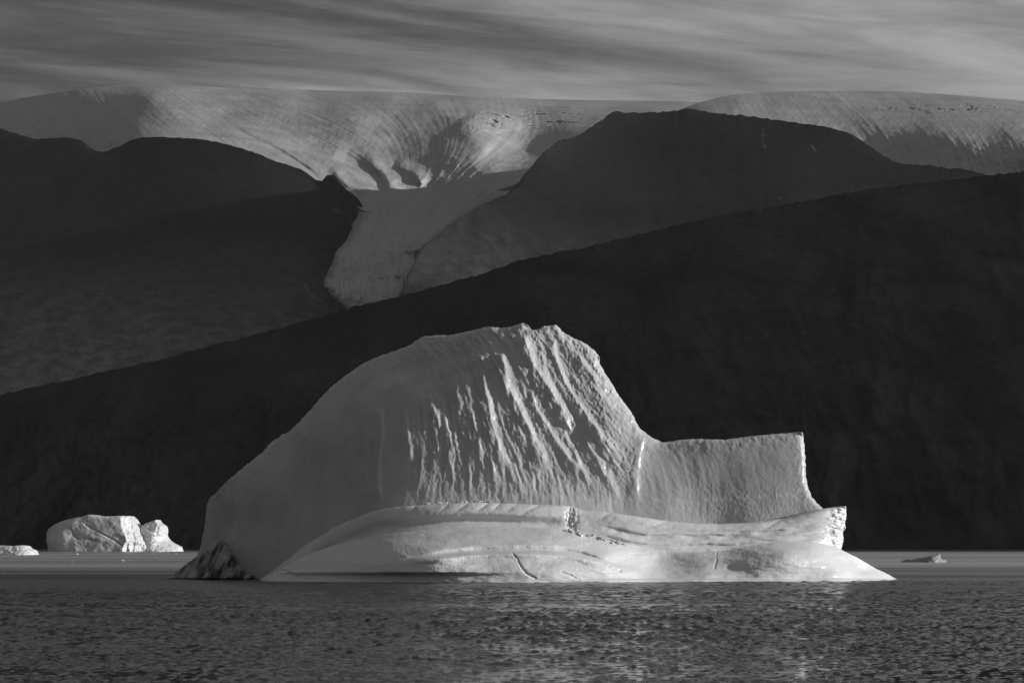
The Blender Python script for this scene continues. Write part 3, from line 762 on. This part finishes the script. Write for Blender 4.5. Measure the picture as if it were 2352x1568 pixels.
def apron_depth(u, v, dist):
    d = apron_base(u, v)
    # lower swell with a crest line and the undercut foot
    cr = curve([(640, 1325), (760, 1300), (900, 1288), (1000, 1278), (1100, 1268), (1200, 1266), (1280, 1268), (1330, 1276), (1400, 1296), (1470, 1308), (1560, 1322), (2060, 1330)])(u)
    on = smooth(900, 1020, u) * smooth(1480, 1330, u)
    d = d + on * (1.7 * np.exp(-((v - cr + 5) / 6.0) ** 2) - 1.2 * np.exp(-((v - cr - 6) / 7.0) ** 2))
    foot = smooth(620, 700, u) * smooth(1250, 950, u)
    d = d + foot * (2.2 * smooth(1312, 1322, v) )
    for pl, w, a in (([(1178, 1268), (1188, 1282), (1196, 1300), (1210, 1316), (1228, 1326)], 1.5, 0.7), ([(1290, 1312), (1330, 1330)], 1.2, 0.3), ([(1647, 1268), (1645, 1290), (1641, 1306)], 1.2, 0.3),
                     ([(1345, 1288), (1385, 1296), (1425, 1310)], 2.0, 0.6)):
        q, sd, al, _, _ = seg_dist(u + 3 * perlin(u / 9, v / 7, 104), v + 2 * perlin(u / 9, v / 7, 105), pl)
        d = d + a * np.exp(-(q / (w * (0.6 + 0.8 * al))) ** 2)
    # wind-and-wave scalloped skin
    d = d + 0.06 * fbm(u / 5.5 + 0.4 * v / 5, v / 2.6, 3, 101) * (0.35 + smooth(1325, 1300, v)) + 0.35 * fbm(u / 60, v / 18, 3, 102)
    left = np.exp(-(((u - 660) / 30) ** 2 + ((v - 1312) / 9) ** 2))
    d = d + 1.0 * left * fbm(u / 9, v / 6, 3, 103)
    # washed sill at the waterline
    d = d - 1.4 * smooth(1327, 1333, v) * smooth(1250, 1400, u)
    return d


relief('ice_apron', APRON, APRON_D, apron_depth, lambda u, v, dist: 62 + 0 * u, 1.6, ICE_SHELF, berg, rough=0.8, rough_scale=10.0, seed=7, origin=ORG)

# the dark clear-ice toe at the left
TOE_D = 636.0
TOE = [(378, 1338), (386, 1328), (400, 1318), (420, 1300), (440, 1286), (460, 1270), (478, 1254), (490, 1243), (498, 1240), (508, 1247), (518, 1256), (530, 1270), (538, 1284), (546, 1300), (558, 1316), (580, 1322), (600, 1332), (606, 1345), (378, 1345)]
toe_base = Rbf([(380, 1335, 8), (440, 1290, 8), (495, 1243, 9), (440, 1325, 2), (495, 1300, 1), (500, 1330, -2), (545, 1305, 4), (560, 1330, 0), (600, 1335, 4)])


def toe_depth(u, v, dist):
    return toe_base(u, v) + 0.9 * fbm((u + 0.5 * v) / 16, (v - 0.5 * u) / 34, 4, 111) + 0.8 * np.exp(-dist / 4) + 1.4 * smooth(1326, 1332, v)


def toe_dirt_shade(u, v, dist):
    n = fbm((u + 0.45 * v) / 22, (v - 0.45 * u) / 70, 5, 114)
    return {'dirt_shade': np.clip(0.42 + 2.4 * n + 0.5 * smooth(1322, 1330, v), 0.05, 0.93)}  # dirt streaks; foot painted darker for the wet notch and its undercut shadow


relief('dark_ice_toe', TOE, TOE_D, toe_depth, lambda u, v, dist: 22 + 0 * u, 1.6, ICE_DARK, berg, rough=1.2, rough_scale=8.0, attrs_fn=toe_dirt_shade, seed=8, origin=ORG)

# rubble: fallen blocks on the shelf and under the broken notch
def ice_block(seed):
    r = np.random.default_rng(seed)
    V = np.array([(x, y, z) for z in (-.5, .5) for (x, y) in ((-.5, -.5), (.5, -.5), (.5, .5), (-.5, .5))]) * 1.0
    V = V + r.normal(0, 0.13, V.shape)
    me = bpy.data.meshes.new('ice_block')
    me.from_pydata(V.tolist(), [], [(3, 2, 1, 0), (4, 5, 6, 7), (0, 1, 5, 4), (1, 2, 6, 5), (2, 3, 7, 6), (3, 0, 4, 7)])
    me.materials.append(ICE); return me


_blocks = [ice_block(s) for s in range(5)]
r = np.random.default_rng(12)


def put_block(u, v, dist, size):
    o = bpy.data.objects.new('ice_block', _blocks[int(r.integers(5))]); COL.objects.link(o); o.parent = berg
    o.location = Vector(((u - UC) * dist / FP, dist, EYE + (VH - v) * dist / FP)) - Vector(ORG)
    o.scale = [size * (0.7 + 0.6 * q) for q in r.random(3)]; o.rotation_euler = [float(q) for q in r.random(3) * 3]


def surf(base_d, fn, u, v):
    return float(base_d + fn(np.array([u]), np.array([v]), np.array([30.0]))[0])


for k in range(34):          # spilling from the notch down onto the apron
    t = k / 33.0
    u = 1296 + 130 * t + r.normal(0, 5); v = 1211 + 34 * t + r.normal(0, 2.6)
    d = surf(APRON_D, apron_depth, u, max(v + 5, float(curve(apron_top)(u)) + 3))
    put_block(u, v + 3, d + 0.3, 0.2 + 0.4 * r.random())
for k in range(26):          # along the foot of the wall, on the shelf
    u = 960 + 170 * r.random(); put_block(u, float(SHELF_TOPF(u)) - 1.0, SHELF_D + 5.5 + 2.5 * r.random(), 0.25 + 0.35 * r.random())

# ------------------------------------------------------------------ the smaller icebergs
def berg_thing(name, label, cat, dist, u, group=None):
    e = empty(name, ((u - UC) * dist / FP, dist, 0)); tag(e, label, cat, group)
    return e


b2 = berg_thing('iceberg', 'blocky iceberg with a sunlit right end, by the far shore beyond the dark toe', 'iceberg', 3380.0, 255)
o2 = tuple(b2.location)
BLOCK = [(108, 1275), (110, 1258), (106, 1240), (108, 1228), (106, 1224), (112, 1214), (125, 1204), (140, 1197), (160, 1191), (185, 1186), (203, 1181), (212, 1182), (230, 1185), (250, 1185), (278, 1184), (296, 1185), (303, 1191), (309, 1199), (316, 1206), (320, 1210), (321, 1222), (326, 1231),
         (328, 1240), (336, 1249), (352, 1258), (362, 1266), (362, 1275)]
bb = Rbf([(108, 1262, 14), (108, 1225, 24), (125, 1240, 8), (150, 1200, 17), (205, 1184, 17), (278, 1186, 12), (160, 1240, 4.5), (220, 1230, 3.4), (276, 1230, 2), (282, 1262, -2), (330, 1225, 2), (330, 1260, -14), (200, 1265, 0), (150, 1266, 2)])
crease = curve([(1180, 276), (1200, 279), (1215, 281), (1230, 287), (1242, 290), (1252, 284), (1270, 281)])


def block_depth(u, v, dist):
    d = bb(u, v)
    past = np.clip(u + 2.5 * perlin(u / 11, v / 7, 120) - crease(v), 0, None)      # the end wall turns sharply to the sun
    d = d + past * 0.95 + 5 * smooth(0, 8, past) * fbm(u / 9, v / 14, 4, 121)
    for pl, w, a in (([(196, 1205), (215, 1215), (240, 1228), (262, 1240), (280, 1252)], 2.2, 1.2), ([(160, 1210), (168, 1225), (178, 1238)], 2.5, 0.8), ([(268, 1228), (284, 1236)], 2.5, 0.8), ([(203, 1237), (222, 1241)], 3, 0.6)):
        q, _, _, _, _ = seg_dist(u, v, pl); d = d + a * np.exp(-(q / w) ** 2)
    return d + 1.2 * fbm(u / 30, v / 24, 3, 122) + 6 * np.exp(-dist / 2.5)


def block_dirt(u, v, dist):
    m = np.zeros_like(u)
    for pl, w, a in (([(196, 1205), (215, 1215), (240, 1228), (262, 1240), (280, 1252)], 2.0, .32), ([(160, 1210), (168, 1225), (178, 1238), (186, 1243)], 2.6, .28), ([(268, 1230), (284, 1236)], 2.4, .35), ([(203, 1237), (222, 1241)], 3, .35)):
        q, _, _, _, _ = seg_dist(u + 2 * perlin(u / 9, v / 9, 4), v + 2 * perlin(u / 9, v / 9, 6), pl); m = np.maximum(m, a * np.exp(-(q / w) ** 2))
    return {'dirt_shade': m}


relief('ice_block_body', BLOCK, 3380.0, block_depth, lambda u, v, dist: 90 + 0 * u, 1.0, ICE_FAR, b2, rough=0.9, rough_scale=7.0, attrs_fn=block_dirt, seed=31, origin=o2)
TOWER = [(312, 1275), (314, 1245), (318, 1215), (326, 1207), (333, 1202), (340, 1200), (350, 1196), (358, 1193), (361, 1198), (366, 1202), (373, 1207), (377, 1214), (378, 1221), (375, 1226), (380, 1234), (386, 1242), (395, 1248), (404, 1252), (410, 1256), (413, 1267), (414, 1275)]
tb = Rbf([(315, 1240, 40), (320, 1210, 37), (358, 1195, 37), (345, 1210, 36.5), (372, 1214, 39), (345, 1226, 31), (365, 1228, 36), (376, 1236, 48), (350, 1245, 26), (380, 1252, 34), (340, 1266, 14), (380, 1266, 18), (412, 1266, 40)])


def tower_depth(u, v, dist):
    return tb(u, v) + 3.0 * smooth(1219, 1224, v) * smooth(1234, 1226, v) * -1 + 2.5 * fbm(u / 12, v / 9, 4, 131) + 5 * np.exp(-dist / 2.5)


relief('ice_tower', TOWER, 3395.0, tower_depth, lambda u, v, dist: 88 + 0 * u, 1.0, ICE_FAR, b2, rough=0.9, rough_scale=7.0, attrs_fn=lambda u, v, d: {'dirt_shade': 0 * u}, seed=32, origin=o2)

b3 = berg_thing('iceberg', 'low flat iceberg cut off by the left edge of the picture', 'iceberg', 2230.0, 10)
LOW = [(-60, 1283), (-58, 1258), (-30, 1253), (0, 1252), (12, 1253), (28, 1254), (38, 1252), (50, 1252), (58, 1253), (63, 1259), (68, 1261), (74, 1262), (80, 1265), (82, 1270), (80, 1274), (82, 1283)]
lb = Rbf([(-60, 1270, 20), (0, 1254, 16), (0, 1268, 4), (40, 1254, 14), (50, 1266, 3), (62, 1262, 12), (75, 1266, 20), (72, 1274, 10), (82, 1274, 24), (0, 1280, 0)])
relief('ice_block_body', LOW, 2230.0, lambda u, v, d: lb(u, v) + 1.6 * fbm(u / 10, v / 6, 4, 141) + 2.5 * np.exp(-d / 2), lambda u, v, d: 42 + 0 * u, 0.9, ICE_FAR, b3, rough=0.8, rough_scale=5.0, attrs_fn=lambda u, v, d: {'dirt_shade': 0 * u}, seed=33, origin=tuple(b3.location))

b4 = berg_thing('growler', 'small low fin of ice afloat alone beyond the bright right tip of the apron', 'small iceberg', 1270.0, 2125)
GROW = [(2066, 1296), (2072, 1288), (2080, 1284.5), (2100, 1282.5), (2112, 1281), (2124, 1280), (2136, 1276), (2150, 1274), (2158, 1270), (2160, 1274), (2161, 1281), (2165, 1285), (2170, 1284), (2174, 1288), (2178, 1296)]
gb = Rbf([(2070, 1292, 6), (2110, 1284, 5), (2155, 1273, 5), (2120, 1290, 1), (2150, 1288, 0), (2160, 1280, 5), (2175, 1290, 7), (2090, 1290, 3)])
relief('ice_fin', GROW, 1270.0, lambda u, v, d: gb(u, v) + 0.7 * fbm(u / 7, v / 5, 4, 151) + 1.2 * np.exp(-d / 1.6), lambda u, v, d: 11 + 0 * u, 0.8, ICE_FAR, b4, rough=0.7, rough_scale=4.0, attrs_fn=lambda u, v, d: {'dirt_shade': 0 * u + .5}, seed=34, origin=tuple(b4.location))  # front colour darkened evenly to stand in for its shaded face

# loose floating bits near the far bergs
CHUNKS = [(282, 1287.5, 7, 'widest scrap of floating ice off the blocky iceberg'), (298, 1287.2, 3, 'tiny scrap of ice just right of the widest scrap'), (165, 1288, 5, 'scrap of floating ice below the left end of the blocky iceberg'),
          (177, 1272.5, 6, 'flat scrap of ice floating in front of the blocky iceberg face'), (350, 1272, 4, 'scrap of ice floating below the stepped tower of the blocky iceberg'), (404, 1271.5, 4, 'scrap of ice floating at the right tip of the far iceberg')]
for i, (u, v, w, lab) in enumerate(CHUNKS):
    dist = EYE * FP / (v - VH); m = dist / FP
    rr = np.random.default_rng(50 + i); n = 14; hgt = w * 0.3 * m
    a = np.linspace(0, 2 * np.pi, n, endpoint=False)
    ring = lambda s, z: np.stack([np.cos(a) * w * 0.5 * m * s * (1 + 0.2 * rr.normal(size=n)), np.sin(a) * w * 0.6 * m * s, z * (1 + 0.3 * rr.normal(size=n))], -1)
    Vv = np.concatenate([ring(1.0, np.full(n, -0.3 * hgt)), ring(0.9, np.full(n, 0.45 * hgt)), ring(0.5, np.full(n, 0.9 * hgt)), np.array([[0.1 * w * m, 0, hgt]])])
    F = [(k + j * n, (k + 1) % n + j * n, (k + 1) % n + (j + 1) * n, k + (j + 1) * n) for j in range(2) for k in range(n)] + [(2 * n + k, 2 * n + (k + 1) % n, 3 * n) for k in range(n)] + [tuple(range(n - 1, -1, -1))]
    o = mesh_object('ice_scrap', Vv, F, ICE_FAR, smooth_shade=False, attrs={'dirt_shade': np.zeros(len(Vv))})
    o.location = ((u - UC) * m, dist, 0); tag(o, lab, 'ice scrap', 'scraps of ice afloat near the far bergs')
